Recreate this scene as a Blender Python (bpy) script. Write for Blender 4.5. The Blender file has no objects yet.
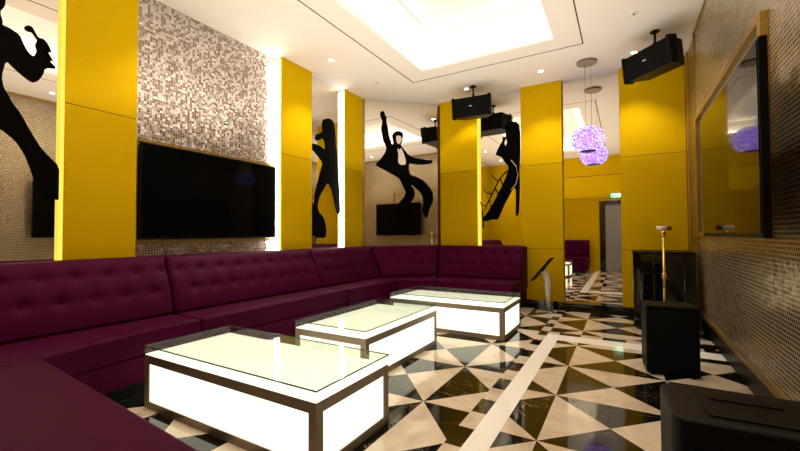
import bpy, bmesh, math, random
from mathutils import Vector, Matrix
random.seed(7)
S = bpy.context.scene
COL = S.collection
PI = math.pi
H = 3.57            # ceiling height
XL = -3.97          # face of the yellow panels on the left wall
XLR = -4.12         # recessed mirror / mosaic plane on the left wall
XR = 0.78           # right wall
YB = 6.45           # face of the yellow panels on the back wall
YBR = 6.55          # recessed mirror plane on the back wall
YN = -0.30          # wall with the door

# ------------------------------------------------------------------ nodes
def new_mat(name):
    m = bpy.data.materials.new(name); m.use_nodes = True
    nt = m.node_tree; nt.nodes.clear()
    out = nt.nodes.new('ShaderNodeOutputMaterial')
    return m, nt, out

class NT:
    def __init__(s, nt): s.nt = nt
    def n(s, t, **k):
        x = s.nt.nodes.new(t)
        for a, b in k.items(): setattr(x, a, b)
        return x
    def l(s, a, b): s.nt.links.new(a, b)
    def put(s, sock, v):
        if hasattr(v, 'is_linked') or isinstance(v, bpy.types.NodeSocket): s.l(v, sock)
        else: sock.default_value = v
    def math(s, op, a, b=0.0, c=None):
        x = s.n('ShaderNodeMath', operation=op)
        s.put(x.inputs[0], a); s.put(x.inputs[1], b)
        if c is not None: s.put(x.inputs[2], c)
        return x.outputs[0]
    def mix(s, f, a, b):
        x = s.n('ShaderNodeMix', data_type='RGBA')
        s.put(x.inputs[0], f); s.put(x.inputs[6], a); s.put(x.inputs[7], b)
        return x.outputs[2]
    def mixf(s, f, a, b):
        x = s.n('ShaderNodeMix', data_type='FLOAT')
        s.put(x.inputs[0], f); s.put(x.inputs[2], a); s.put(x.inputs[3], b)
        return x.outputs[0]
    def pos(s):
        g = s.n('ShaderNodeNewGeometry'); p = s.n('ShaderNodeSeparateXYZ')
        s.l(g.outputs['Position'], p.inputs[0])
        return g, p.outputs[0], p.outputs[1], p.outputs[2]
    def ramp(s, f, stops):
        r = s.n('ShaderNodeValToRGB'); e = r.color_ramp.elements
        while len(e) < len(stops): e.new(0.5)
        for i, (p, c) in enumerate(stops): e[i].position = p; e[i].color = c
        s.put(r.inputs[0], f)
        return r.outputs[0]

def c4(c): return (c[0], c[1], c[2], 1.0)

def simple(name, col, rough=0.5, metal=0.0, spec=0.5, noise=0.0, nscale=40.0, bump=0.0, coat=0.0, sheen=0.0, tint=None, ior=None):
    m, nt, out = new_mat(name); N = NT(nt)
    b = N.n('ShaderNodeBsdfPrincipled')
    b.inputs['Base Color'].default_value = c4(col); b.inputs['Roughness'].default_value = rough
    b.inputs['Metallic'].default_value = metal; b.inputs['Specular IOR Level'].default_value = spec
    b.inputs['Specular Tint'].default_value = c4(tint or (1, 1, 1)); b.inputs['Coat Weight'].default_value = coat; b.inputs['Sheen Weight'].default_value = sheen
    if ior: b.inputs['IOR'].default_value = ior
    if noise or bump:
        tc = N.n('ShaderNodeTexCoord'); t = N.n('ShaderNodeTexNoise')
        t.inputs['Scale'].default_value = nscale; t.inputs['Detail'].default_value = 3
        N.l(tc.outputs['Object'], t.inputs['Vector'])
        if noise:
            f = N.math('MULTIPLY_ADD', t.outputs['Fac'], 2 * noise, 1 - noise)
            x = N.n('ShaderNodeMix', data_type='RGBA', blend_type='MULTIPLY'); x.inputs[0].default_value = 1
            x.inputs[6].default_value = c4(col); N.l(f, x.inputs[7]); N.l(x.outputs[2], b.inputs['Base Color'])
        if bump:
            u = N.n('ShaderNodeBump'); u.inputs['Strength'].default_value = bump; u.inputs['Distance'].default_value = 0.003
            N.l(t.outputs['Fac'], u.inputs['Height']); N.l(u.outputs[0], b.inputs['Normal'])
    N.l(b.outputs[0], out.inputs[0])
    return m

def emissive(name, col, strength, gloss=False):
    m, nt, out = new_mat(name); N = NT(nt)
    e = N.n('ShaderNodeEmission'); e.inputs[0].default_value = c4(col); e.inputs[1].default_value = strength
    N.l(e.outputs[0], out.inputs[0])
    return m

def glass_mat():
    m, nt, out = new_mat('clear_glass'); N = NT(nt)
    t = N.n('ShaderNodeBsdfTransparent'); t.inputs[0].default_value = (.93, .96, .93, 1)
    g = N.n('ShaderNodeBsdfGlossy'); g.inputs['Roughness'].default_value = 0.02
    f = N.n('ShaderNodeLayerWeight'); f.inputs['Blend'].default_value = .5
    x = N.n('ShaderNodeMixShader')
    N.l(N.math('MULTIPLY_ADD', N.math('POWER', f.outputs['Facing'], 4.0), .6, .035), x.inputs[0]); N.l(t.outputs[0], x.inputs[1]); N.l(g.outputs[0], x.inputs[2])
    N.l(x.outputs[0], out.inputs[0])
    return m

def mosaic_mat(name, pitch, light, dark, amount, grout, tilt, offset_rows=False, rough=.22, gap=.44, gm=0.0):
    m, nt, out = new_mat(name); N = NT(nt)
    g, x, y, z = N.pos()
    v = N.math('DIVIDE', z, pitch); vi = N.math('FLOOR', v)
    u = N.math('DIVIDE', y, pitch)
    if offset_rows:
        par = N.math('MODULO', N.math('ADD', vi, 1000.0), 2.0)
        u = N.math('ADD', u, N.math('MULTIPLY', par, 0.5))
    ui = N.math('FLOOR', u)
    cv = N.n('ShaderNodeCombineXYZ'); N.l(ui, cv.inputs[0]); N.l(vi, cv.inputs[1])
    w = N.n('ShaderNodeTexWhiteNoise', noise_dimensions='2D'); N.l(cv.outputs[0], w.inputs['Vector'])
    fu = N.math('ABSOLUTE', N.math('SUBTRACT', N.math('FRACT', u), .5))
    fv = N.math('ABSOLUTE', N.math('SUBTRACT', N.math('FRACT', v), .5))
    ing = N.math('GREATER_THAN', N.math('MAXIMUM', fu, fv), gap)
    isdark = N.math('LESS_THAN', w.outputs['Value'], amount)
    tone = N.math('MULTIPLY_ADD', N.math('FRACT', N.math('MULTIPLY', w.outputs['Value'], 37.0)), .5, .72)
    mm = N.n('ShaderNodeMix', data_type='RGBA', blend_type='MULTIPLY'); mm.inputs[0].default_value = 1
    N.l(N.mix(isdark, c4(light), c4(dark)), mm.inputs[6]); N.l(tone, mm.inputs[7])
    col = N.mix(ing, mm.outputs[2], c4(grout))
    b = N.n('ShaderNodeBsdfPrincipled'); N.l(col, b.inputs['Base Color'])
    N.l(N.mixf(ing, .8, gm), b.inputs['Metallic'])
    N.l(N.mixf(ing, rough, .25 if gm else .7), b.inputs['Roughness'])
    sub = N.n('ShaderNodeVectorMath', operation='SUBTRACT'); N.l(w.outputs['Color'], sub.inputs[0]); sub.inputs[1].default_value = (.5, .5, .5)
    sc = N.n('ShaderNodeVectorMath', operation='SCALE'); N.l(sub.outputs[0], sc.inputs[0]); sc.inputs['Scale'].default_value = tilt
    ad = N.n('ShaderNodeVectorMath', operation='ADD'); N.l(g.outputs['Normal'], ad.inputs[0]); N.l(sc.outputs[0], ad.inputs[1])
    no = N.n('ShaderNodeVectorMath', operation='NORMALIZE'); N.l(ad.outputs[0], no.inputs[0])
    N.l(no.outputs[0], b.inputs['Normal'])
    N.l(b.outputs[0], out.inputs[0])
    return m

def floor_mat():
    m, nt, out = new_mat('marble_floor'); N = NT(nt)
    g, x, y, z = N.pos()
    def pinwheel(ox, oy, sx, sy, flip):
        u = N.math('DIVIDE', N.math('SUBTRACT', x, ox), sx); v = N.math('DIVIDE', N.math('SUBTRACT', y, oy), sy)
        ui = N.math('FLOOR', u); vi = N.math('FLOOR', v)
        fu = N.math('ABSOLUTE', N.math('SUBTRACT', N.math('FRACT', u), .5))
        fv = N.math('ABSOLUTE', N.math('SUBTRACT', N.math('FRACT', v), .5))
        side = N.math('GREATER_THAN', fu, fv)
        par = N.math('MODULO', N.math('ADD', N.math('ADD', ui, vi), 1000.0 + flip), 2.0)
        return N.math('ABSOLUTE', N.math('SUBTRACT', side, par))      # 1 = black
    a = pinwheel(-.44, 2.254, .70, .70, 1.0)
    b = pinwheel(-1.215, 2.394, .71, .80, 0.0)
    left = N.math('LESS_THAN', x, -.83)
    blk = N.mixf(left, a, b)
    strip = N.math('LESS_THAN', N.math('ABSOLUTE', N.math('ADD', x, .83)), .05)
    sp = N.math('MODULO', N.math('FLOOR', N.math('ADD', N.math('DIVIDE', y, .22), 1000.0)), 2.0)
    blk = N.mixf(strip, blk, sp)
    hs = N.math('MULTIPLY', N.math('GREATER_THAN', x, -.78), N.math('LESS_THAN', N.math('ABSOLUTE', N.math('SUBTRACT', y, 4.78)), .06))
    hp = N.math('MODULO', N.math('FLOOR', N.math('ADD', N.math('DIVIDE', x, .22), 1000.0)), 2.0)
    blk = N.mixf(hs, blk, hp)
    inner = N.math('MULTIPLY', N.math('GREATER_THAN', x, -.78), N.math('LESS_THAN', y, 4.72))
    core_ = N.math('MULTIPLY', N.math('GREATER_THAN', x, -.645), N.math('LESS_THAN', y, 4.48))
    glare_band = N.math('SUBTRACT', inner, core_)  # L-shaped white glare on the floor, painted into the marble colour
    blk = N.math('MULTIPLY', blk, N.math('SUBTRACT', 1.0, glare_band))
    edge = N.math('GREATER_THAN', y, 6.22)
    blk = N.math('MAXIMUM', blk, edge)
    tx = N.n('ShaderNodeTexNoise'); tx.inputs['Scale'].default_value = 3.0; tx.inputs['Detail'].default_value = 6
    tx.inputs['Distortion'].default_value = 1.2
    N.l(g.outputs['Position'], tx.inputs['Vector'])
    vein = N.math('LESS_THAN', N.math('ABSOLUTE', N.math('SUBTRACT', tx.outputs['Fac'], .5)), .006)
    white = N.ramp(tx.outputs['Fac'], [(.3, (.55, .44, .33, 1)), (.55, (.72, .61, .49, 1)), (.7, (.62, .51, .39, 1))])
    black = N.mix(N.math('MULTIPLY', vein, .6), (.006, .005, .004, 1), (.16, .12, .08, 1))
    col = N.mix(blk, N.mix(glare_band, white, (.98, .96, .93, 1)), black)
    p = N.n('ShaderNodeBsdfPrincipled'); N.l(col, p.inputs['Base Color'])
    p.inputs['Roughness'].default_value = .08; p.inputs['Specular IOR Level'].default_value = .22
    p.inputs['Coat Weight'].default_value = .08; p.inputs['Coat Roughness'].default_value = .03
    N.l(p.outputs[0], out.inputs[0])
    return m

M = {}
def mats():
    M['yellow'] = simple('yellow_fabric', (.66, .415, .0002), .75, noise=.05, nscale=60, bump=.15, spec=.05)
    M['paint'] = simple('ceiling_paint', (.95, .88, .79), .7, noise=.01, nscale=5)
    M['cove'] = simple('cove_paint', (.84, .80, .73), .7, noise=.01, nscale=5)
    M['groove'] = simple('shadow_gap', (.06, .04, .03), .8, noise=.05)
    M['mirror'] = simple('mirror_silver', (.90, .84, .75), .015, metal=1.0, noise=.004)
    M['mosaic'] = mosaic_mat('mosaic_left', .026, (.70, .65, .64), (.33, .255, .21), .45, (.44, .38, .34), .13)
    M['mosaic_gold'] = mosaic_mat('mosaic_right', .027, (.055, .038, .022), (.16, .11, .06), .3, (.52, .43, .29), .10, True, .2, .31, .45)
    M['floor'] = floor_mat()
    M['leather'] = simple('maroon_leather', (.047, .0008, .0215), .56, noise=.08, nscale=30, bump=.1, spec=.13, tint=(1, .16, .45))
    M['plinth'] = simple('black_plinth', (.004, .003, .004), .4, noise=.05, spec=.15)
    M['taupe'] = simple('taupe_metal', (.25, .195, .14), .4, metal=.4, noise=.04, nscale=20)
    M['panel'] = emissive('lit_acrylic', (1, .94, .69), .95)
    M['glass'] = glass_mat()
    M['glass_edge'] = simple('glass_edge', (.05, .10, .07), .15, spec=.8, noise=.02)
    M['gold'] = simple('brushed_gold', (.34, .215, .05), .35, metal=.75, noise=.05, nscale=25)
    M['bronze'] = simple('bronze_trim', (.40, .25, .06), .38, metal=.6, noise=.05, nscale=25)
    M['brass'] = simple('polished_gold', (.85, .58, .16), .18, metal=1.0, noise=.02)
    M['black'] = simple('black_plastic', (.0028, .0024, .0024), .45, noise=.1, nscale=50, spec=.1)
    M['grille'] = simple('black_grille', (.003, .003, .003), .7, noise=.4, nscale=300, bump=.4, spec=.1)
    M['charcoal'] = simple('charcoal_plastic', (.006, .0046, .004), .5, noise=.12, nscale=60, bump=.1, spec=.12)
    M['gloss'] = simple('gloss_black', (.006, .005, .006), .05, spec=.8, noise=.03)
    M['steel'] = simple('steel', (.55, .52, .48), .25, metal=1.0, noise=.03)
    M['screen'] = simple('tv_glass', (.002, .002, .002), .04, spec=.5, ior=1.15, noise=.02)
    M['decal'] = simple('black_vinyl', (.0025, .0018, .0018), .7, noise=.05, spec=.02)
    M['decal_light'] = simple('cream_vinyl', (.80, .70, .58), .5, noise=.03)
    M['led'] = emissive('led_strip', (1, .92, .80), 7)
    M['yellow_glow'] = emissive('yellow_strip_glow', (1, .76, .10), .62)
    M['cove_led'] = emissive('cove_led', (1, .94, .85), 9)
    M['spot'] = emissive('spot_lens', (1, .9, .75), 12)
    M['white'] = simple('white_metal', (.93, .91, .87), .4, noise=.03)
    M['purple'] = emissive('purple_glow', (.34, .15, 1.0), 1.2)
    M['crystal'] = crystal_mat()
    M['door'] = simple('grey_door', (.30, .28, .30), .45, noise=.04)
    M['green'] = emissive('exit_green', (.02, .75, .42), 2.5)
    M['exit_white'] = emissive('exit_white', (.8, 1, .9), 4)
    M['red'] = simple('dark_red', (.18, .01, .01), .4, noise=.05)

def crystal_mat():
    m, nt, out = new_mat('lilac_crystal'); N = NT(nt)
    e = N.n('ShaderNodeEmission')
    oi = N.n('ShaderNodeNewGeometry')
    r = N.ramp(oi.outputs['Random Per Island'], [(0, (.14, .06, .6, 1)), (.45, (.42, .27, .95, 1)), (.8, (.62, .48, 1, 1)), (1, (1, .95, 1, 1))])
    N.l(r, e.inputs[0]); e.inputs[1].default_value = .95
    g = N.n('ShaderNodeBsdfGlossy'); g.inputs['Roughness'].default_value = .05
    x = N.n('ShaderNodeMixShader'); x.inputs[0].default_value = .12
    N.l(e.outputs[0], x.inputs[1]); N.l(g.outputs[0], x.inputs[2]); N.l(x.outputs[0], out.inputs[0])
    return m
mats()

# ------------------------------------------------------------------ mesh helpers
class B:
    """collects shapes in one bmesh"""
    def __init__(s): s.bm = bmesh.new(); s.mi = 0
    def _tag(s, faces):
        for f in faces: f.material_index = s.mi
    def box(s, x0, x1, y0, y1, z0, z1, bevel=0.0, seg=2, rot=None, about=None):
        vs = [s.bm.verts.new((x, y, z)) for z in (z0, z1) for y in (y0, y1) for x in (x0, x1)]
        F = [(0, 2, 3, 1), (4, 5, 7, 6), (0, 1, 5, 4), (2, 6, 7, 3), (0, 4, 6, 2), (1, 3, 7, 5)]
        fs = [s.bm.faces.new([vs[i] for i in f]) for f in F]; s._tag(fs)
        if bevel:
            es = list({e for f in fs for e in f.edges})
            r = bmesh.ops.bevel(s.bm, geom=es, offset=bevel, segments=seg, affect='EDGES', profile=.5)
            s._tag(r['faces'])
            vs = list({v for f in r['faces'] for v in f.verts} | {v for v in vs if v.is_valid})
        if rot is not None:
            bmesh.ops.rotate(s.bm, verts=[v for v in vs if v.is_valid], cent=about or (0, 0, 0), matrix=rot)
        return s
    def prism(s, pts, z0, z1, bevel=0.0, seg=3, f=None):
        """pts: plan polygon; f maps (a,b,c) to a point"""
        f = f or (lambda a, b, c: (a, b, c))
        lo = [s.bm.verts.new(f(p[0], p[1], z0)) for p in pts]; hi = [s.bm.verts.new(f(p[0], p[1], z1)) for p in pts]
        n = len(pts)
        fs = [s.bm.faces.new(lo[::-1]), s.bm.faces.new(hi)]
        fs += [s.bm.faces.new((lo[i], lo[(i + 1) % n], hi[(i + 1) % n], hi[i])) for i in range(n)]
        s._tag(fs)
        bmesh.ops.recalc_face_normals(s.bm, faces=fs)
        if bevel:
            es = list({e for ff in fs for e in ff.edges})
            r = bmesh.ops.bevel(s.bm, geom=es, offset=bevel, segments=seg, affect='EDGES', profile=.5); s._tag(r['faces'])
        return s
    def lathe(s, c, prof, n=24, axis='z', mat=None):
        """prof: list of (radius, height)"""
        rings = []; c = Vector(c)
        for r, h in prof:
            ring = []
            for k in range(n):
                a = 2 * PI * k / n
                p = Vector((r * math.cos(a), r * math.sin(a), h))
                if mat is not None: p = mat @ p
                ring.append(s.bm.verts.new(c + p))
            rings.append(ring)
        fs = []
        for a, b in zip(rings, rings[1:]):
            fs += [s.bm.faces.new((a[k], a[(k + 1) % n], b[(k + 1) % n], b[k])) for k in range(n)]
        fs.append(s.bm.faces.new(rings[0][::-1])); fs.append(s.bm.faces.new(rings[-1]))
        s._tag(fs)
        for f in fs: f.smooth = True
        fs[-1].smooth = fs[-2].smooth = False
        return s
    def tube(s, pts, r, n=10):
        pts = [Vector(p) for p in pts]; rings = []
        up = Vector((0.0, 0.0, 1.0))
        for i, p in enumerate(pts):
            d = (pts[min(i + 1, len(pts) - 1)] - pts[max(i - 1, 0)]).normalized()
            a = d.cross(up)
            if a.length < 1e-3: a = d.cross(Vector((0, 1, 0)))
            a.normalize(); b = d.cross(a)
            rr = r[i] if isinstance(r, (list, tuple)) else r
            rings.append([s.bm.verts.new(p + (a * math.cos(2 * PI * k / n) + b * math.sin(2 * PI * k / n)) * rr) for k in range(n)])
        fs = []
        for a, b in zip(rings, rings[1:]):
            fs += [s.bm.faces.new((a[k], a[(k + 1) % n], b[(k + 1) % n], b[k])) for k in range(n)]
        fs.append(s.bm.faces.new(rings[0][::-1])); fs.append(s.bm.faces.new(rings[-1]))
        s._tag(fs)
        for f in fs: f.smooth = True
        return s
    def ball(s, c, r, u=10, v=6):
        res = bmesh.ops.create_uvsphere(s.bm, u_segments=u, v_segments=v, radius=1)
        rr = r if isinstance(r, (tuple, list)) else (r, r, r)
        for x in res['verts']: x.co = Vector((x.co.x * rr[0] + c[0], x.co.y * rr[1] + c[1], x.co.z * rr[2] + c[2]))
        fs = {f for x in res['verts'] for f in x.link_faces}; s._tag(fs)
        for f in fs: f.smooth = True
        return s

def obj(name, b, mat, parent=None, world=False):
    """link the collected shape as ONE mesh object; world=True: shape given in world space under an unrotated parent"""
    me = bpy.data.meshes.new(name)
    bmesh.ops.recalc_face_normals(b.bm, faces=b.bm.faces[:])
    b.bm.to_mesh(me); b.bm.free()
    for x in (mat if isinstance(mat, (list, tuple)) else [mat]): me.materials.append(x)
    o = bpy.data.objects.new(name, me); COL.objects.link(o)
    if parent is not None:
        o.parent = parent
        if world:
            top = parent; off = Vector((0, 0, 0))
            while top is not None: off += top.location; top = top.parent
            for v in me.vertices: v.co -= off
    return o

def tag(o, label, cat, group=None, kind=None):
    o['label'] = label; o['category'] = cat
    if group: o['group'] = group
    if kind: o['kind'] = kind
    return o

def thing(name, label, cat, loc=(0, 0, 0), rz=0.0, group=None):
    o = bpy.data.objects.new(name, None); COL.objects.link(o); o.location = loc; o.rotation_euler = (0, 0, rz)
    o.empty_display_size = .1
    return tag(o, label, cat, group)

def struct(name, b, mat, label=None):
    o = obj(name, b, mat); o['kind'] = 'structure'
    if label: o['label'] = label
    return o

def copy_tree(o, parent=None):
    c = o.copy(); COL.objects.link(c)
    if parent is not None: c.parent = parent
    for ch in list(o.children): copy_tree(ch, c)
    return c

def solo(name, b, mat, label, cat, group=None):
    """a thing that is one mesh, origin at its base centre"""
    o = obj(name, b, mat); tag(o, label, cat, group)
    co = [v.co for v in o.data.vertices]
    c = Vector(((min(v.x for v in co) + max(v.x for v in co)) / 2, (min(v.y for v in co) + max(v.y for v in co)) / 2, min(v.z for v in co)))
    for v in o.data.vertices: v.co -= c
    o.location = c
    return o

# ================================================================== room shell
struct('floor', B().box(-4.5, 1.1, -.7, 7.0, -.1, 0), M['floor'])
CX0, CX1, CY0, CY1 = -2.55, -.72, .9, 5.04      # ceiling recess opening
b = B()
for r in ((-4.5, CX0, -.7, 7.0), (CX1, 1.1, -.7, 7.0), (CX0, CX1, -.7, CY0), (CX0, CX1, CY1, 7.0)):
    b.box(*r, H, H + .05)
struct('ceiling', b, M['paint'])
E_ = .18; ZT = 3.92
b = B()
b.box(CX0 - E_ - .03, CX1 + E_ + .03, CY0 - E_ - .03, CY1 + E_ + .03, ZT, ZT + .04)
b.box(CX0 - E_ - .03, CX0 - E_, CY0 - E_, CY1 + E_, H + .05, ZT); b.box(CX1 + E_, CX1 + E_ + .03, CY0 - E_, CY1 + E_, H + .05, ZT)
b.box(CX0 - E_, CX1 + E_, CY0 - E_ - .03, CY0 - E_, H + .05, ZT); b.box(CX0 - E_, CX1 + E_, CY1 + E_, CY1 + E_ + .03, H + .05, ZT)
struct('ceiling_recess', b, M['cove'])
def frame_strips(x0, x1, y0, y1, z, w, t):
    b = B()
    b.box(x0, x1, y0, y0 + w, z - t, z); b.box(x0, x1, y1 - w, y1, z - t, z)
    b.box(x0, x0 + w, y0 + w, y1 - w, z - t, z); b.box(x1 - w, x1, y0 + w, y1 - w, z - t, z)
    return b
struct('trim_1', frame_strips(CX0 - .32, CX1 + .31, CY0 - .32, CY1 + .32, H, .014, .002), M['groove'])
struct('trim_2', frame_strips(-2.27, -1.0, 1.2, 4.77, ZT, .012, .002), M['bronze'])
for i, (x0, x1, y0, y1) in enumerate(((CX0 - .15, CX0 - .11, CY0, CY1), (CX1 + .11, CX1 + .15, CY0, CY1), (CX0, CX1, CY0 - .15, CY0 - .11), (CX0, CX1, CY1 + .11, CY1 + .15))):
    o = solo('cove_light_strip', B().box(x0, x1, y0, y1, H + .052, H + .085, .006), M['cove_led'], 'hidden warm light strip on the %s ledge of the ceiling recess' % ('left', 'right', 'near', 'far')[i], 'light strip', 'cove light strips')

struct('wall_left', B().box(-4.4, XLR - .008, -.6, 5.45, 0, H), M['bronze'])
struct('wall_back', B().box(-2.80, 1.0, YBR + .01, 6.9, 0, H), M['bronze'])
struct('wall_right', B().box(XR, 1.0, -.6, YBR + .01, 0, H), M['plinth'])
# the chamfered corner between the left and the back wall
P0 = Vector((-3.95, 5.55, 0)); P1 = Vector((-2.93, 6.53, 0)); T = (P1 - P0).normalized(); NR = Vector((T.y, -T.x, 0)); LC = (P1 - P0).length
def cham(s, n, z): p = P0 + T * s + NR * n; return (p.x, p.y, z)
struct('wall_corner', B().prism([(-.22, -.2), (LC + .22, -.2), (LC + .05, -.012), (-.05, -.012)], 0, H, f=cham), M['bronze'])

def panel(name, x0, x1, y0, y1, seams, face):
    """upholstered yellow wall panel: stacked boards with fine joints"""
    b = B(); zs = [0.09 if face == 'y' else .0] + seams + [H]
    for a, c in zip(zs, zs[1:]): b.box(x0, x1, y0, y1, a + .003, c - .003 if c < H else c, .003, 1)
    b.mi = 1; b.box(x0 + .006, x1 - .006, y0 + .006, y1 - .006, zs[0], H - .001)
    return struct(name, b, [M['yellow'], M['groove']])
LSE = [2.252]; BSE = [.917, 2.264]
panel('trim_3', XLR, XL, 1.33, 1.872, LSE, 'x')
panel('trim_4', XLR, XL, 3.657, 4.234, LSE, 'x')
panel('trim_5', XLR, XL, 5.012, 5.50, LSE, 'x')
panel('trim_6', -2.90, -2.20, YB, YBR, BSE, 'y')
panel('trim_7', -1.45, -.822, YB, YBR, BSE, 'y')
panel('trim_8', -.036, .745, YB, YBR, BSE, 'y')
struct('baseboard_back', B().box(-2.75, .745, YB - .012, YBR + .005, 0, .09, .003), M['gloss'])

# wall behind the camera, seen only in the mirrors: yellow panels, a door and its frame
b = B()
b.box(-4.4, -.66, -.5, YN, 0, H); b.box(.28, 1.0, -.5, YN, 0, H); b.box(-.66, .28, -.5, YN, 2.16, H)
struct('wall_near', b, M['yellow'])
struct('trim_9', B().box(-2.2, .75, YN, YN + .006, 2.955, 2.97).box(-2.2, .75, YN, YN + .006, 2.245, 2.255), M['groove'])
d = B().box(-.66, -.60, YN - .1, YN + .02, 0, 2.16, .004).box(.22, .28, YN - .1, YN + .02, 0, 2.16, .004).box(-.60, .22, YN - .1, YN + .02, 2.10, 2.16, .004)
dr = struct('door_1', d, M['gloss'])
obj('door_leaf', B().box(-.50, .22, YN - .09, YN - .05, .01, 2.10, .003), M['door'], dr)
obj('door_edge', B().box(-.60, -.50, YN - .095, YN - .045, .01, 2.10, .003), M['gloss'], dr)
obj('door_handle', B().box(-.555, -.535, YN - .05, YN - .02, .95, 1.15, .004), M['steel'], dr)

# mosaic walls
struct('trim_10', B().box(XLR - .008, XLR, 1.872, 3.657, .0, H), M['mosaic'])
struct('trim_11', B().box(XR - .02, XR, -.29, 5.70, .235, H - .04), M['mosaic_gold'])
struct('trim_12', B().box(XR - .035, XR, -.29, 5.70, .195, .235, .004), M['gold'])
struct('trim_13', B().box(XR - .03, XR, -.29, 5.70, H - .04, H, .004), M['bronze'])
b = B().box(XR - .012, XR, 5.76, 6.30, 0, H).box(XR - .035, XR, 5.70, 5.76, 0, H, .004)
struct('trim_14', b, M['gold'])
struct('trim_15', B().box(.747, XR, 6.30, YBR, 0, H, .004), M['bronze'])
solo('wall_vent', B().box(XR - .018, XR - .013, 5.84, 6.02, 2.95, 3.36, .002), M['gloss'], 'narrow black slot vent high on the gold strip by the right corner', 'vent')

# mirrors
XLM = -4.047          # face of the two mirrors on the left wall
def mirror(b, label): return solo('wall_mirror', b, M['mirror'], label, 'mirror', 'tall wall mirrors')
mirror(B().box(XLR - .007, XLM, -.28, 1.328, .0, H - .002), 'tall mirror behind the big cut-out singer with raised microphone, left wall')
mirror(B().box(XLR - .007, XLM, 4.236, 5.010, .0, H - .002), 'narrow mirror between two yellow panels on the left wall, behind a slim black cut-out')
mirror(B().prism([(.0, -.01), (LC, -.01), (LC, 0), (0, 0)], .0, H - .002, f=cham), 'wide corner mirror behind the dancing cut-out with raised arm')
mirror(B().box(-2.198, -1.452, YBR, YBR + .007, .09, H - .002), 'back wall mirror behind the singer cut-out with long hair, above the sofa end')
mirror(B().box(-.820, -.038, YBR, YBR + .007, .09, H - .002), 'full height back wall mirror reflecting the door, behind the purple chandelier')

# vertical light strips beside the panels, and glow for two lit panel sides
def led(b, label, m='led'): return solo('light_strip', b, M[m], label, 'light strip', 'vertical light strips')
led(B().box(-4.112, -4.008, 3.640, 3.656, .0, H - .03, .003), 'bright vertical light strip at the right edge of the mosaic niche')
led(B().box(-4.044, -3.992, 5.000, 5.011, .0, H - .03, .003), 'bright vertical light strip between the narrow mirror and the yellow panel')
led(B().box(-4.045, -3.975, 1.322, 1.329, .0, H - .03, .003), 'thin yellow glow standing in for the lit side of the nearest left wall panel', 'yellow_glow')  # yellow emission imitates the panel's fabric side catching light
led(B().box(-4.117, -4.104, 1.875, 1.888, .0, H - .03, .003), 'thin light strip at the left edge of the mosaic niche', 'yellow_glow')
led(B().box(-2.1985, -2.192, 6.455, 6.546, .1, H - .03, .003), 'thin yellow glow standing in for the lit right side of the panel behind the speaker', 'yellow_glow')  # glowing sheet in place of the lit fabric on this panel side

# ================================================================== sofa
SHARED = {}
def grid_back(name, parent, pb, pt, wb, wt, tufted=True):
    """padded backrest: pb/pt = front edge at the bottom / top (two plan points each), wb/wt = wall line"""
    zb, zt = .456, .955
    bm = B(); L = (Vector((*pt[1], 0)) - Vector((*pt[0], 0))).length
    nu = max(8, int(L / .027)); nv = 20
    prof = []
    for i in range(nv + 1): prof.append(('f', i / nv))
    def pt3(u, kind, v):
        l = lambda q: Vector((q[0][0] + (q[1][0] - q[0][0]) * u, q[0][1] + (q[1][1] - q[0][1]) * u, 0))
        fb, ft = l(pb), l(pt); wl = l(wt)
        if kind == 'f':
            p = fb.lerp(ft, v); p.z = zb + (zt - .045 - zb) * v
            out = (ft - wl).normalized()
            d = .022 * math.sin(PI * min(1, v * 1.02)) ** .7                          # cushion swell
            e = min(u, 1 - u) * L
            d -= .03 * max(0, 1 - e / .035) ** 2                                       # rounded ends
            if tufted:
                z = p.z; s = u * L
                for zr, off in ((.83, .0), (.66, .1075)):
                    k = round((s - .10 - off) / .215); c = .10 + off + k * .215
                    if .04 < c < L - .04:
                        r2 = (s - c) ** 2 + (z - zr) ** 2
                        d -= .026 * math.exp(-r2 / .0016)
                        d -= .006 * math.exp(-((z - zr) ** 2) / .0006)
            return p + out * d
        if kind == 't':
            p = ft.lerp(wl, v); p.z = zt - .045 + .045 * math.sin(min(1, v * 4) * PI / 2)
            e = min(u, 1 - u) * L; p.z -= .012 * max(0, 1 - e / .03) ** 2
            return p
        p = wl.copy(); p.z = zt + (zb - zt) * v
        return p
    prof += [('t', v) for v in (.06, .13, .2, .26, .6, 1)] + [('w', 1)]
    rows = [[bm.bm.verts.new(pt3(i / nu, k, v)) for i in range(nu + 1)] for k, v in prof]
    for a, c in zip(rows, rows[1:]):
        for i in range(nu):
            f = bm.bm.faces.new((a[i], a[i + 1], c[i + 1], c[i])); f.smooth = True
    for i in (0, nu): bm.bm.faces.new([r[i] for r in rows])
    bm.bm.faces.new(rows[0] and [v for v in rows[-1]] + [v for v in rows[0][::-1]])
    o = obj(name, bm, M['leather'], parent, True)
    if tufted:
        if 'button' not in SHARED:
            q = B().ball((0, 0, 0), .012, 8, 5); me = bpy.data.meshes.new('button'); q.bm.to_mesh(me); q.bm.free(); me.materials.append(M['leather']); SHARED['button'] = me
        for zr, off in ((.83, 0), (.66, .1075)):
            for k in range(-1, 40):
                c = .10 + off + k * .215
                if .04 < c < L - .04:
                    v = (zr - zb) / (zt - .045 - zb); p = pt3(c / L, 'f', v)
                    x = bpy.data.objects.new('button', SHARED['button']); COL.objects.link(x); x.parent = o; x.location = p - parent.location
    return o

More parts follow.
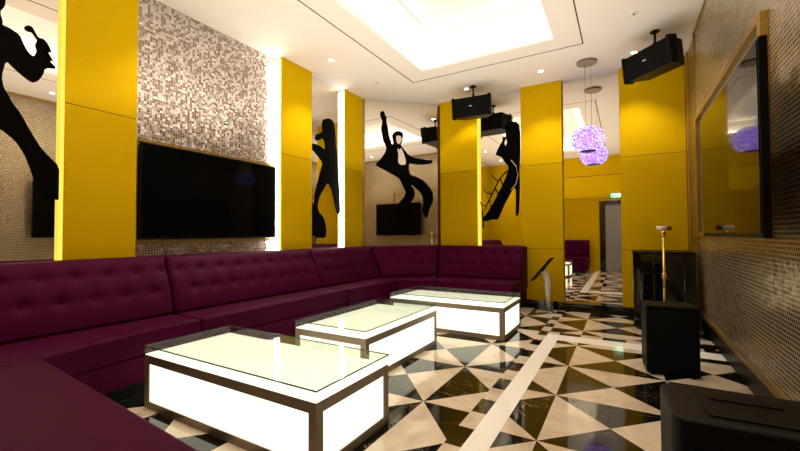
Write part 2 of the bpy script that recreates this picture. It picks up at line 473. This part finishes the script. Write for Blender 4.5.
def sofa(label, seat, base_in, back, ends=None, tufted=True):
    cx = sum(p[0] for p in seat) / len(seat); cy = sum(p[1] for p in seat) / len(seat)
    t = thing('banquette_sofa', label, 'sofa', (cx, cy, 0), 0, 'maroon banquette sofa units')
    obj('seat', B().prism(seat, .27, .452, .028, 4), M['leather'], t, True)
    c = Vector((cx, cy))
    def inset(k): return [tuple(Vector(p) + (c - Vector(p)).normalized() * k) for p in seat]
    obj('base', B().prism(inset(.02), .09, .268), M['leather'], t, True)
    obj('plinth', B().prism(inset(.07), 0, .09), M['plinth'], t, True)
    grid_back('backrest', t, *back, tufted=tufted)
    return t
XW = -3.962
# left run, three units
sofa('maroon tufted sofa unit under the nearest yellow panel, in the near left corner',
     [(XW, -.28), (-2.925, -.28), (-2.905, .89), (-2.945, 1.0), (-2.99, 1.15), (-3.04, 1.45), (-3.065, 1.75), (-3.07, 1.962), (XW, 1.962)], 0,
     ([(-3.47, -.28), (-3.47, 1.965)], [(-3.72, -.28), (-3.72, 2.02)], [(XW, -.28), (XW, 2.05)], [(XW, -.28), (XW, 2.05)]))
sofa('maroon tufted sofa unit under the left wall television',
     [(XW, 1.970), (-3.07, 1.970), (-3.07, 3.925), (XW, 3.925)], 0,
     ([(-3.47, 1.975), (-3.47, 3.925)], [(-3.72, 2.03), (-3.72, 3.945)], [(XW, 2.06), (XW, 3.945)], [(XW, 2.06), (XW, 3.945)]))
sofa('maroon tufted sofa unit on the left wall under the narrow mirror',
     [(XW, 3.933), (-3.07, 3.933), (-3.07, 5.15), (XW, 5.52)], 0,
     ([(-3.47, 3.935), (-3.47, 5.318)], [(-3.72, 3.955), (-3.72, 5.425)], [(XW, 3.955), (XW, 5.52)], [(XW, 3.955), (XW, 5.52)]))
sofa('maroon tufted corner sofa unit under the dancing cut-out',
     [(-3.955, 5.535), (-3.064, 5.158), (-2.537, 5.425), (-2.945, 6.432)], 0,
     ([(-3.462, 5.33), (-2.755, 5.965)], [(-3.712, 5.435), (-2.852, 6.205)], [(-3.95, 5.535), (-2.945, 6.435)], [(-3.95, 5.535), (-2.945, 6.435)]))
t = sofa('maroon tufted sofa unit on the back wall, its open end beside the touch-screen post',
     [(-2.935, 6.434), (-2.528, 5.42), (-1.36, 5.42), (-1.36, 6.434)], 0,
     ([(-2.742, 5.96), (-1.365, 5.96)], [(-2.842, 6.205), (-1.365, 6.205)], [(-2.935, 6.434), (-1.365, 6.434)], [(-2.935, 6.434), (-1.365, 6.434)]))
# near run, its seat fills the lower left of the photo
t = sofa('maroon sofa unit in the lower left foreground, its flat seat nearest the photo edge',
     [(-2.915, -.28), (-2.898, .893), (-1.16, .775), (-.93, .76), (-.93, -.28)], 0,
     ([(-2.91, .06), (-.94, .06)], [(-2.91, -.04), (-.94, -.04)], [(-2.91, -.285), (-.94, -.285)], [(-2.91, -.285), (-.94, -.285)]))

# ================================================================== lit coffee tables
def table(label, x0, x1, y0, y1):
    t = thing('coffee_table', label, 'table', ((x0 + x1) / 2, (y0 + y1) / 2, 0), 0, 'lit coffee tables')
    p = .052; zf = .352
    fr = B()
    for xa, xb in ((x0, x0 + p), (x1 - p, x1)):
        for ya, yb in ((y0, y0 + p), (y1 - p, y1)): fr.box(xa, xb, ya, yb, 0, zf, .002, 1)
    for z0, z1 in ((0.0, .048), (zf - .055, zf - .0005)):
        for ya, yb in ((y0 + .001, y0 + p), (y1 - p, y1 - .001)): fr.box(x0 + p, x1 - p, ya, yb, z0, z1)
        for xa, xb in ((x0 + .001, x0 + p), (x1 - p, x1 - .001)): fr.box(xa, xb, y0 + p, y1 - p, z0, z1)
    obj('frame', fr, M['taupe'], t, True)
    za, zb = .048, zf - .055
    for r in ((x0 + p, x1 - p, y0 + .008, y0 + .016), (x0 + p, x1 - p, y1 - .016, y1 - .008), (x0 + .008, x0 + .016, y0 + p, y1 - p), (x1 - .016, x1 - .008, y0 + p, y1 - p)):
        obj('light_panel', B().box(*r, za, zb), M['panel'], t, True)
    obj('light_top', B().box(x0 + .004, x1 - .004, y0 + .004, y1 - .004, zf, zf + .005), M['panel'], t, True)
    g = B(); h0, h1 = zf + .006, .412
    g.box(x0, x1, y0, y1, h1 - .008, h1)
    g.box(x0, x1, y0, y0 + .006, h0, h1 - .008); g.box(x0, x1, y1 - .006, y1, h0, h1 - .008)
    g.box(x0, x0 + .006, y0 + .006, y1 - .006, h0, h1 - .008); g.box(x1 - .006, x1, y0 + .006, y1 - .006, h0, h1 - .008)
    gl = obj('glass_cover', g, M['glass'], t, True)
    e = B(); w = .003
    e.box(x0 - w, x1 + w, y0 - w, y0, h1 - .006, h1 + .001); e.box(x0 - w, x1 + w, y1, y1 + w, h1 - .006, h1 + .001)
    e.box(x0 - w, x0, y0, y1, h1 - .006, h1 + .001); e.box(x1, x1 + w, y0, y1, h1 - .006, h1 + .001)
    obj('polished_edge', e, M['glass_edge'], gl, True)
    return t
table('nearest lit coffee table with taupe frame and glass top, beside the foreground seat', -2.80, -1.27, 1.385, 2.03)
table('middle lit coffee table with its long side running away along the left sofa', -2.46, -1.72, 2.42, 3.71)
table('farthest lit coffee table in front of the back wall sofa', -2.58, -1.135, 4.16, 4.93)

# ================================================================== televisions
def tv_left():
    y0, y1, z0, z1 = 1.945, 3.625, 1.117, 2.072
    t = thing('television', 'large black flat television on the pale mosaic of the left wall', 'television', (XLR, (y0 + y1) / 2, z0), 0, 'wall televisions')
    obj('mount', B().box(XLR, -4.085, 2.3, 3.2, 1.35, 1.85, .004), M['black'], t, True)
    obj('casing', B().box(-4.085, -4.05, y0, y1, z0, z1, .006), M['black'], t, True)
    obj('screen', B().box(-4.052, -4.047, y0 + .02, y1 - .02, z0 + .025, z1 - .02), M['screen'], t, True)
    fr = B(); x0, x1 = XLR + .001, XLR + .03
    fr.box(x0, x1, y0 - .03, y1 + .010, z0 - .035, z0 - .008); fr.box(x0, x1, y0 - .03, y1 + .010, z1 + .008, z1 + .035)
    fr.box(x0, x1, y0 - .03, y0 - .008, z0 - .008, z1 + .008)
    obj('surround', fr, M['gold'], t, True)
tv_left()
def tv_right():
    y0, y1, z0, z1 = 3.05, 5.50, 1.112, 2.48
    x = XR - .02
    t = thing('television', 'large black flat television before a gold frame on the right wall', 'television', (x, (y0 + y1) / 2, z0), 0, 'wall televisions')
    fr = B(); w = .05
    fr.box(x - .045, x, y0, y1, z0, z0 + w, .004); fr.box(x - .045, x, y0, y1, z1 - w, z1, .004)
    fr.box(x - .045, x, y0, y0 + w, z0 + w, z1 - w, .004); fr.box(x - .045, x, y1 - w, y1, z0 + w, z1 - w, .004)
    obj('surround', fr, M['gold'], t, True)
    obj('back_board', B().box(x - .008, x, y0 + w, y1 - w, z0 + w, z1 - w), M['mosaic_gold'], t, True)
    ty0, ty1, tz0, tz1 = 2.49, 4.11, 1.126, 2.115; x = .645
    obj('mount', B().box(XR - .04, XR - .028, 3.5, 3.9, 1.4, 1.9).box(x - .03, x - .02, 3.1, 3.6, 1.4, 1.9).box(x - .025, XR - .03, 3.5, 3.54, 1.55, 1.6).box(x - .025, XR - .03, 3.5, 3.54, 1.7, 1.75), M['black'], t, True)
    obj('casing', B().box(x - .066, x - .03, ty0, ty1, tz0, tz1, .005), M['black'], t, True)
    obj('screen', B().box(x - .070, x - .066, ty0 + .015, ty1 - .015, tz0 + .025, tz1 - .015), M['screen'], t, True)
    obj('logo', B().ball((x - .071, ty1 - .07, tz0 + .04), (.003, .012, .012), 10, 6), M['steel'], t, True)
tv_right()

# ================================================================== cut-out figures on the mirrors
from mathutils.geometry import tessellate_polygon
def flat(pts, f, t0, t1):
    b = B(); n = len(pts)
    lo = [b.bm.verts.new(f(p[0], p[1], t0)) for p in pts]; hi = [b.bm.verts.new(f(p[0], p[1], t1)) for p in pts]
    for tri in tessellate_polygon([[Vector((p[0], p[1], 0)) for p in pts]]):
        for ring in (lo, hi):
            try: b.bm.faces.new([ring[i] for i in tri])
            except ValueError: pass
    for i in range(n): b.bm.faces.new((lo[i], lo[(i + 1) % n], hi[(i + 1) % n], hi[i]))
    return b
def smooth(pts, n=1):
    """one corner-cutting pass keeps the outline but rounds it"""
    for _ in range(n):
        q = []
        for i in range(len(pts)):
            a, b = pts[i], pts[(i + 1) % len(pts)]
            q += [(a[0] * .8 + b[0] * .2, a[1] * .8 + b[1] * .2), (a[0] * .2 + b[0] * .8, a[1] * .2 + b[1] * .8)]
        pts = q
    return pts
def cutout(name, label, pts, f, base, extra=()):
    t = thing(name, label, 'wall decal', base, 0, 'black cut-out figures on the mirrors')
    obj('figure', flat(smooth(pts), f, .002, .006), M['decal'], t, True)
    for nm, p in extra: obj(nm, flat(smooth(p), f, .0062, .0075), M['decal_light'], t, True)
    return t
DA = [(0.97, 3.043), (0.989, 3.042), (1.004, 3.007), (0.999, 2.932), (0.983, 2.898), (0.975, 2.882), (0.978, 2.848), (0.99, 2.803), (0.985, 2.781), (1.029, 2.775), (1.087, 2.746), (1.11, 2.685), (1.133, 2.634), (1.172, 2.603), (1.191, 2.658), (1.178, 2.704), (1.193, 2.752), (1.18, 2.767), (1.158, 2.802), (1.134, 2.795), (1.113, 2.806), (1.113, 2.826), (1.131, 2.847), (1.158, 2.847), (1.173, 2.821), (1.196, 2.774), (1.232, 2.779), (1.264, 2.741), (1.285, 2.682), (1.257, 2.685), (1.299, 2.615), (1.266, 2.615), (1.324, 2.563), (1.243, 2.539), (1.231, 2.476), (1.198, 2.412), (1.167, 2.392), (1.122, 2.416), (1.062, 2.465), (1.011, 2.514), (0.988, 2.379), (1.001, 2.296), (1.037, 2.229), (1.04, 2.212), (1.096, 2.129), (1.173, 1.967), (1.236, 1.857), (1.355, 1.73), (1.359, 1.454), (1.29, 1.459), (1.242, 1.459), (1.21, 1.524), (1.162, 1.701), (1.123, 1.815), (1.07, 1.904), (0.985, 1.979), (0.931, 1.989), (0.831, 1.817), (0.75, 1.586), (0.741, 1.372), (0.597, 1.354), (0.625, 1.57), (0.716, 1.883), (0.814, 2.144), (0.813, 2.364), (0.792, 2.488), (0.819, 2.662), (0.909, 2.765), (0.924, 2.818), (0.924, 2.864), (0.897, 2.911), (0.901, 2.99), (0.937, 3.041)]
DB = [(4.637, 2.98), (4.709, 3.021), (4.806, 3.048), (4.906, 3.016), (4.944, 2.858), (4.957, 2.644), (5.008, 2.402), (5.034, 2.07), (5.06, 1.736), (5.073, 1.501), (4.982, 1.497), (4.855, 1.884), (4.757, 2.004), (4.662, 1.881), (4.557, 1.745), (4.512, 1.601), (4.546, 1.509), (4.662, 1.42), (4.721, 1.262), (4.709, 1.102), (4.457, 1.104), (4.434, 1.289), (4.445, 1.535), (4.445, 1.736), (4.5, 1.927), (4.591, 2.175), (4.638, 2.293), (4.522, 2.384), (4.411, 2.457), (4.324, 2.487), (4.324, 2.548), (4.477, 2.564), (4.614, 2.544), (4.685, 2.509), (4.685, 2.622), (4.638, 2.692), (4.5, 2.615), (4.455, 2.637), (4.477, 2.72), (4.591, 2.761), (4.638, 2.804), (4.614, 2.878)]
DC = [(0.272, 3.333), (0.308, 3.377), (0.351, 3.362), (0.363, 3.315), (0.399, 3.257), (0.387, 3.202), (0.417, 3.078), (0.441, 2.916), (0.495, 2.769), (0.52, 2.794), (0.502, 2.877), (0.496, 2.95), (0.527, 3.0), (0.589, 3.028), (0.663, 3.02), (0.7, 2.979), (0.694, 2.9), (0.681, 2.827), (0.65, 2.776), (0.699, 2.718), (0.798, 2.601), (0.918, 2.552), (1.032, 2.538), (1.172, 2.52), (1.243, 2.529), (1.256, 2.498), (1.23, 2.46), (1.165, 2.446), (1.025, 2.428), (0.904, 2.435), (0.81, 2.45), (0.803, 2.328), (0.834, 2.238), (0.96, 2.2), (1.074, 2.148), (1.214, 2.005), (1.258, 1.913), (1.27, 1.772), (1.185, 1.606), (1.172, 1.526), (1.152, 1.453), (1.108, 1.464), (1.051, 1.592), (1.084, 1.696), (1.047, 1.891), (0.946, 1.986), (0.833, 2.068), (0.921, 1.937), (0.901, 1.815), (0.725, 1.583), (0.582, 1.461), (0.521, 1.509), (0.448, 1.586), (0.473, 1.628), (0.546, 1.641), (0.757, 1.885), (0.684, 2.04), (0.622, 2.171), (0.512, 2.228), (0.359, 2.306), (0.173, 2.395), (0.269, 2.488), (0.367, 2.63), (0.391, 2.715), (0.331, 2.832), (0.289, 3.058), (0.32, 3.18), (0.284, 3.261)]
DSH = [(0.588, 2.725), (0.65, 2.728), (0.748, 2.587), (0.779, 2.479), (0.772, 2.394), (0.648, 2.389), (0.549, 2.446), (0.538, 2.542), (0.612, 2.605), (0.538, 2.662)]
DFA = [(0.527, 2.939), (0.576, 2.954), (0.651, 2.952), (0.675, 2.936), (0.675, 2.863), (0.65, 2.801), (0.606, 2.774), (0.563, 2.796), (0.533, 2.855)]
DD = [(-1.765, 3.04), (-1.719, 3.079), (-1.645, 3.091), (-1.561, 3.067), (-1.517, 3.014), (-1.502, 2.864), (-1.499, 2.637), (-1.513, 2.411), (-1.526, 2.214), (-1.517, 2.015), (-1.526, 1.733), (-1.54, 1.479), (-1.59, 1.452), (-1.595, 1.521), (-1.585, 1.906), (-1.618, 1.954), (-1.699, 1.81), (-1.792, 1.642), (-1.875, 1.449), (-1.899, 1.403), (-2.005, 1.411), (-2.137, 1.373), (-2.185, 1.41), (-2.161, 1.456), (-2.099, 1.514), (-2.002, 1.663), (-1.918, 1.81), (-1.799, 2.035), (-1.729, 2.203), (-1.705, 2.316), (-1.761, 2.379), (-1.818, 2.489), (-1.934, 2.542), (-1.91, 2.592), (-1.886, 2.648), (-1.838, 2.724), (-1.803, 2.778), (-1.808, 2.825), (-1.779, 2.85), (-1.745, 2.828), (-1.751, 2.783), (-1.774, 2.751), (-1.769, 2.704), (-1.746, 2.678), (-1.723, 2.744), (-1.745, 2.805), (-1.75, 2.875), (-1.738, 2.92), (-1.755, 2.98)]
DSH = [(.585, 2.725), (.618, 2.68), (.662, 2.725), (.71, 2.62), (.745, 2.50), (.742, 2.42), (.66, 2.41), (.60, 2.45), (.61, 2.60)]
DFA = [(.57, 2.935), (.62, 2.945), (.66, 2.93), (.668, 2.87), (.648, 2.81), (.612, 2.785), (.582, 2.81), (.568, 2.87)]
_k = XLM / XLR
DA = [(a * _k, 1.15 + (z - 1.15) * _k) for a, z in DA]; DB = [(a * _k, 1.15 + (z - 1.15) * _k) for a, z in DB]
_k = YBR / 6.65
DD = [(a * _k, 1.15 + (z - 1.15) * _k) for a, z in DD]
left_f = lambda a, z, t: (XLM + t, a, z)
back_f = lambda a, z, t: (a, YBR - t, z)
corn_f = lambda a, z, t: cham(a, t, z)
cutout('singer_wall_art', 'big black cut-out of a singer raising a microphone, on the far left mirror', DA, left_f, (XLM, .9, 1.5))
cutout('singer_wall_art', 'slim black cut-out of a standing performer on the narrow left wall mirror', DB, left_f, (XLM, 4.7, 1.1))
cutout('dancer_wall_art', 'black cut-out of a dancer with one arm raised, on the corner mirror', DC, corn_f, cham(.8, 0, 1.2), (('shirt_front', DSH), ('face', DFA)))
WA = cutout('singer_wall_art', 'black cut-out of a long-haired singer leaning over a microphone, on the back mirror', DD, back_f, (-1.8, YBR, 1.4))
fb = B()
for q in ([(-1.732, 2.241), (-1.855, 2.129), (-1.945, 1.96), (-2.054, 1.755), (-2.165, 1.529)], [(-1.891, 2.079), (-1.961, 2.137), (-2.014, 2.212)], [(-1.945, 1.96), (-1.893, 1.869), (-1.912, 1.765)], [(-1.999, 1.858), (-2.089, 1.881), (-2.161, 1.956)], [(-2.054, 1.755), (-2.02, 1.63), (-2.057, 1.525)], [(-2.11, 1.651), (-2.182, 1.672), (-2.237, 1.746)], [(-1.855, 2.129), (-1.804, 1.986), (-1.823, 1.865)]):
    fb.tube([back_f(a * _k, 1.15 + (z - 1.15) * _k, .005) for a, z in q], [.012] + [.010] * (len(q) - 2) + [.004], 6)
obj('fringe', fb, M['decal'], WA, True)
obj('cable', B().tube([back_f(a * _k, 1.15 + (z - 1.15) * _k, .009) for a, z in [(-1.662, 2.424), (-1.579, 2.313), (-1.547, 2.156), (-1.582, 2.005), (-1.668, 1.908)]], .006, 6), M['decal_light'], WA, True)

# ================================================================== ceiling things
def downlight(x, y, label, power=38):
    t = thing('downlight', label, 'downlight', (x, y, H - .012), 0, 'ceiling downlights')
    obj('trim_ring', B().lathe((0, 0, 0), [(.055, .012), (.055, .004), (.048, 0), (.036, 0), (.034, .008), (.034, .012)], 24), M['white'], t)
    obj('lens', B().lathe((0, 0, .003), [(.033, 0), (.033, .006)], 20), M['spot'], t)
    l = bpy.data.lights.new('downlight_lamp', 'SPOT'); l.energy = power; l.spot_size = math.radians(95); l.spot_blend = .6; l.color = (1, .86, .68); l.shadow_soft_size = .03
    o = bpy.data.objects.new('downlight_lamp', l); COL.objects.link(o); o.location = (x, y, H - .02)
downlight(-3.458, 4.06, 'small round downlight above the narrow mirror on the left')
downlight(-1.027, 5.924, 'small round downlight before the yellow panel left of the chandelier')
downlight(-2.224, 6.02, 'small round downlight just behind the small ceiling speaker')
downlight(.15, 5.95, 'small round downlight behind the angled ceiling speaker')
downlight(-3.458, 2.2, 'small round downlight above the left television')
downlight(-3.458, .6, 'small round downlight above the near left corner')
downlight(.2, 2.6, 'small round downlight along the right wall')
downlight(.2, .9, 'small round downlight near the door')
def sprinkler(x, y, label):
    t = thing('ceiling_sprinkler', label, 'sprinkler', (x, y, H - .02), 0, 'ceiling sprinklers')
    obj('cover_plate', B().lathe((0, 0, .012), [(.042, .008), (.042, .004), (.03, 0)], 20), M['paint'], t)
    obj('head', B().lathe((0, 0, 0), [(.012, 0), (.014, .004), (.006, .008), (.006, .013)], 12), M['steel'], t)
sprinkler(-3.35, 5.04, 'small pale sprinkler cap on the ceiling near the corner mirror')
sprinkler(.13, 4.89, 'small pale sprinkler cap on the ceiling near the right wall')

# chandelier with its round ceiling plate
def chandelier():
    cx, cy = -.42, 5.95; zc, rx, rz = 2.47, .205, .170
    t = thing('chandelier', 'purple crystal ball chandelier hanging before the back wall mirror', 'chandelier', (cx, cy, zc - rz), 0)
    obj('ceiling_plate', B().lathe((cx, cy, H - .03), [(.128, 0), (.132, .012), (.132, .03)], 32), M['taupe'], t, True)
    for a in range(3):
        x, y = cx + .05 * math.cos(a * 2.1), cy + .05 * math.sin(a * 2.1)
        obj('suspension_wire', B().tube([(x, y, H - .03), (x, y, zc + rz * .9)], .0018, 6), M['steel'], t, True)
    obj('core', B().ball((cx, cy, zc), (rx * .8, rx * .8, rz * .85), 24, 14), M['purple'], t, True)
    obj('bottom_ring', B().lathe((cx, cy, zc - rz - .006), [(.05, 0), (.10, .006), (.10, .014), (.05, .02)], 24), M['black'], t, True)
    b = B(); n = 900
    for i in range(n):
        zz = 1 - 2 * (i + .5) / n; a = i * 2.399963; r = math.sqrt(1 - zz * zz)
        sx = abs(r) ** .7 * (1 if r >= 0 else -1)
        p = Vector((cx + rx * sx * math.cos(a), cy + rx * sx * math.sin(a), zc + rz * zz)); q = .0085 + .003 * random.random()
        res = bmesh.ops.create_icosphere(b.bm, subdivisions=1, radius=q)
        M3 = Matrix.Rotation(random.random() * 6, 3, 'Z') @ Matrix.Rotation(random.random() * 6, 3, 'X')
        for v in res['verts']: v.co = M3 @ v.co + p
    obj('crystals', b, M['crystal'], t, True)
chandelier()

# ceiling speakers
def ceiling_speaker(x, y, z, rz, tilt, label, w=.60, h=.30, d=.30):
    """local frame: front faces -Y; wedge shaped cabinet with rounded side cheeks"""
    t = thing('ceiling_speaker', label, 'speaker', (x, y, z), rz, 'ceiling hung speakers')
    t.rotation_euler = (tilt, 0, rz)
    pl = [(-w / 2, -d / 2), (w / 2, -d / 2), (w / 2 - .015, -d / 2 + .10), (w / 2 - .09, d / 2), (-w / 2 + .09, d / 2), (-w / 2 + .015, -d / 2 + .10)]
    obj('cabinet', B().prism(pl, -h / 2 + .012, h / 2 - .012, .014, 3), M['black'], t)
    obj('grille', B().box(-w / 2 + .025, w / 2 - .025, -d / 2 - .018, -d / 2 - .001, -h / 2 + .03, h / 2 - .03, .012, 3), M['grille'], t)
    for s in (-1, 1):
        obj('end_cheek', B().prism([(s * (w / 2 - .03), -d / 2 - .022), (s * (w / 2 + .012), -d / 2 - .01), (s * (w / 2 + .012), -d / 2 + .09), (s * (w / 2 - .012), -d / 2 + .13), (s * (w / 2 - .03), -d / 2 + .1)][::s], -h / 2, h / 2, .008, 2), M['black'], t)
    obj('logo_plate', B().box(-.025, .025, -d / 2 - .020, -d / 2 - .018, .0, .012), M['steel'], t)
    br = B().tube([(0, .02, h / 2 - .012), (0, .02, h / 2 + .05)], .022, 12)
    br.box(-.05, .05, -.03, .07, h / 2 - .014, h / 2 + .004)
    k = obj('bracket', br, M['black'], t)
    Minv = (Matrix.Translation((x, y, z)) @ Matrix.Rotation(rz, 4, 'Z') @ Matrix.Rotation(tilt, 4, 'X')).inverted()
    a = Vector((0, .02, h / 2 + .045)); top = (Matrix.Rotation(rz, 4, 'Z') @ Matrix.Rotation(tilt, 4, 'X')) @ a + Vector((x, y, z))
    hb = B().tube([top, (top.x, top.y, H - .012)], .013, 10).ball(top, .026, 12, 8).lathe((top.x, top.y, H - .014), [(.05, 0), (.05, .014)], 20)
    for v in hb.bm.verts: v.co = Minv @ v.co
    obj('ceiling_rod', hb, M['black'], t)
    return t
ceiling_speaker(-2.10, 6.00, 3.215, .06, .12, 'black ceiling speaker hanging in front of the yellow panel left of the back mirrors', .61, .335)
ceiling_speaker(.355, 5.47, 3.215, -.80, .12, 'black ceiling speaker hanging at an angle in the right back corner', .64, .32)

# ================================================================== floor things on the right
def floor_speaker(label, x0, x1, y0, y1, h, rz, handle=True):
    cx, cy = (x0 + x1) / 2, (y0 + y1) / 2; w, d = x1 - x0, y1 - y0
    t = thing('floor_speaker', label, 'speaker', (cx, cy, 0), rz, 'floor speakers')
    c = B()
    pl = [(-w / 2, -d / 2 + .03), (-w / 2 + .02, -d / 2), (w / 2 - .02, -d / 2), (w / 2, -d / 2 + .03), (w / 2, d / 2 - .03), (w / 2 - .03, d / 2), (-w / 2 + .03, d / 2), (-w / 2, d / 2 - .03)]
    c.prism(pl, .02, h, .014, 3)
    obj('cabinet', c, M['charcoal'], t)
    obj('grille', B().box(-w / 2 + .05, w / 2 - .05, -d / 2 - .014, -d / 2 + .002, .07, h - .09, .01, 3), M['grille'], t)
    for sx in (-1, 1):
        for sy in (-1, 1):
            obj('foot', B().lathe((sx * (w / 2 - .05), sy * (d / 2 - .05), 0), [(.02, 0), (.024, .022)], 12), M['black'], t)
    # top: recessed tray and two carry slots
    tr = B().box(-w / 2 + .10, w / 2 - .10, -d / 2 + .05, d / 2 - .06, h + .0005, h + .006, .002)
    tr.box(-w / 2 + .13, w / 2 - .22, .02, .055, h + .006, h + .010)
    obj('top_inset', tr, M['black'], t)
    hd = B().tube([(w / 2 - .2, -d / 2 + .06, h + .004), (w / 2 - .19, -d / 2 + .09, h + .03), (w / 2 - .16, d / 2 - .12, h + .03), (w / 2 - .15, d / 2 - .09, h + .004)], .012, 8)
    obj('handle', hd, M['charcoal'], t)
    return t
floor_speaker('big black floor speaker cropped by the lower right edge of the photo', .115, .655, 1.50, 1.84, .575, .05)
t = thing('subwoofer', 'plain black subwoofer box on the marble, in front of the tall cabinet', 'speaker', (.31, 3.90, 0), .10, 'floor speakers')
obj('cabinet', B().box(-.18, .18, -.12, .15, .015, .555, .012, 3), M['black'], t)
obj('grille', B().box(-.165, .165, -.132, -.121, .04, .525, .006, 2), M['grille'], t)
for sx in (-1, 1):
    for sy in (-1, 1): obj('foot', B().lathe((sx * .14, sy * .10, 0), [(.018, 0), (.022, .018)], 12), M['black'], t)
obj('top_rim', B().box(-.182, .182, -.123, .153, .54, .562, .008, 3), M['black'], t)

# tall gloss cabinet in the corner
t = thing('equipment_cabinet', 'tall gloss black cabinet against the back wall in the right corner', 'cabinet', (.40, 5.72, 0))
pl = [(-.24, -.32), (-.315, -.19), (-.315, .32), (.29, .32), (.29, -.32)]
obj('body', B().prism(pl, .03, .915, .004, 1), M['gloss'], t)
obj('plinth', B().prism([(a * .94, c * .94) for a, c in pl], 0, .03), M['black'], t)
obj('door', B().box(-.225, .17, -.336, -.322, .05, .895, .004), M['gloss'], t)
obj('side_door', B().box(.178, .285, -.336, -.322, .05, .895, .004), M['gloss'], t)
obj('top_panel', B().prism([(a * 1.02, c * 1.02) for a, c in pl], .916, .932, .003, 1), M['black'], t)

# gold microphone stand
t = thing('microphone_stand', 'slim gold microphone stand rising behind the subwoofer', 'microphone stand', (.335, 4.62, 0))
obj('base', B().lathe((0, 0, 0), [(.13, 0), (.135, .012), (.12, .022), (.02, .034)], 32), M['black'], t)
obj('pole', B().tube([(0, 0, .03), (0, 0, 1.15)], .011, 12), M['brass'], t)
obj('collar', B().lathe((0, 0, .70), [(.011, 0), (.018, .005), (.018, .055), (.011, .06)], 16), M['brass'], t)
obj('clip', B().lathe((0, 0, 1.12), [(.012, 0), (.020, .02), (.022, .05), (.010, .06)], 14).ball((0, 0, 1.165), .02, 12, 8), M['brass'], t)
m = thing('microphone', 'short microphone with pale end and dark red grille, lying on top of the gold stand', 'microphone', (.335, 4.62, 1.2075))
obj('body', B().tube([(-.055, 0, .0), (-.02, 0, -.001), (.03, 0, -.004)], [.018, .020, .017], 14), M['white'], m)
obj('head', B().ball((.045, 0, -.004), (.028, .026, .026), 14, 10), M['red'], m)

# song touch-screen kiosk
t = thing('song_kiosk', 'white curved post with a tilted black touch screen before the yellow back panel', 'kiosk', (-1.04, 6.08, 0))
obj('base', B().box(-.12, .12, -.10, .12, 0, .014, .005), M['steel'], t)
pp = [(.045, 0, .014), (.045, 0, .30), (.04, 0, .44), (.02, 0, .53), (-.01, 0, .59), (-.035, 0, .615)]
obj('post', B().tube(pp, .045, 16), M['white'], t)
R_ = Matrix.Rotation(-math.radians(51), 3, 'Y')
k = obj('screen', B().box(-.22, .22, -.15, .15, -.012, .012, .006, 2, R_).box(-.03, .03, -.05, .05, -.03, -.012, rot=R_), M['black'], t); k.location = (-.03, 0, .625)

# exit sign over the door
t = thing('exit_sign', 'small green lit exit sign above the door, seen in the back mirror', 'sign', (-.19, YN + .012, 2.25))
obj('housing', B().box(-.15, .15, -.012, .02, 0, .13, .004), M['white'], t)
obj('face', B().box(-.142, .142, .0205, .022, .008, .122), M['green'], t)
cu = bpy.data.curves.new('lettering', 'FONT'); cu.body = 'EXIT'; cu.size = .10; cu.align_x = 'CENTER'; cu.align_y = 'CENTER'; cu.extrude = .001
tmp = bpy.data.objects.new('lettering_curve', cu); COL.objects.link(tmp); bpy.context.view_layer.update()
me = bpy.data.meshes.new_from_object(tmp.evaluated_get(bpy.context.evaluated_depsgraph_get())); bpy.data.objects.remove(tmp)
me.materials.clear(); me.materials.append(M['exit_white'])
o = bpy.data.objects.new('lettering', me); COL.objects.link(o); o.parent = t; o.location = (0, .024, .065); o.rotation_euler = (PI / 2, 0, PI)

# ================================================================== light, camera, look
def area(name, loc, rot, sx, sy, power, col):
    l = bpy.data.lights.new(name, 'AREA'); l.shape = 'RECTANGLE'; l.size = sx; l.size_y = sy; l.energy = power; l.color = col
    o = bpy.data.objects.new(name, l); COL.objects.link(o); o.location = loc; o.rotation_euler = rot
    return o
area('ceiling_fill_light', (-1.6, 3.05, 2.2), (PI, 0, 0), 4.3, 6.2, 43, (1, .91, .80))  # added fill aimed up to brighten the ceiling, no fixture modelled
w = bpy.data.worlds.new('world'); S.world = w; w.use_nodes = True
bg = w.node_tree.nodes['Background']; bg.inputs[0].default_value = (1, .85, .68, 1); bg.inputs[1].default_value = .05
cam = bpy.data.cameras.new('camera'); cam.sensor_fit = 'HORIZONTAL'; cam.sensor_width = 36; cam.lens = 36 * 384.5 / 800; cam.clip_start = .02
co = bpy.data.objects.new('camera', cam); COL.objects.link(co)
yaw, pitch, roll = math.radians(30.25), math.radians(1.365), math.radians(-.25)
F = Vector((-math.sin(yaw) * math.cos(pitch), math.cos(yaw) * math.cos(pitch), math.sin(pitch)))
Rv = Vector((math.cos(yaw), math.sin(yaw), 0)); U = Rv.cross(F)
R2 = math.cos(roll) * Rv + math.sin(roll) * U; U2 = -math.sin(roll) * Rv + math.cos(roll) * U
co.matrix_world = Matrix(((R2.x, U2.x, -F.x, 0), (R2.y, U2.y, -F.y, 0), (R2.z, U2.z, -F.z, 1.15), (0, 0, 0, 1)))
S.camera = co
S.view_settings.view_transform = 'Standard'; S.view_settings.look = 'None'; S.view_settings.exposure = 1.0
S.cycles.max_bounces = 10; S.cycles.glossy_bounces = 6; S.cycles.diffuse_bounces = 5; S.cycles.transparent_max_bounces = 12
S.cycles.caustics_reflective = False; S.cycles.sample_clamp_indirect = 8
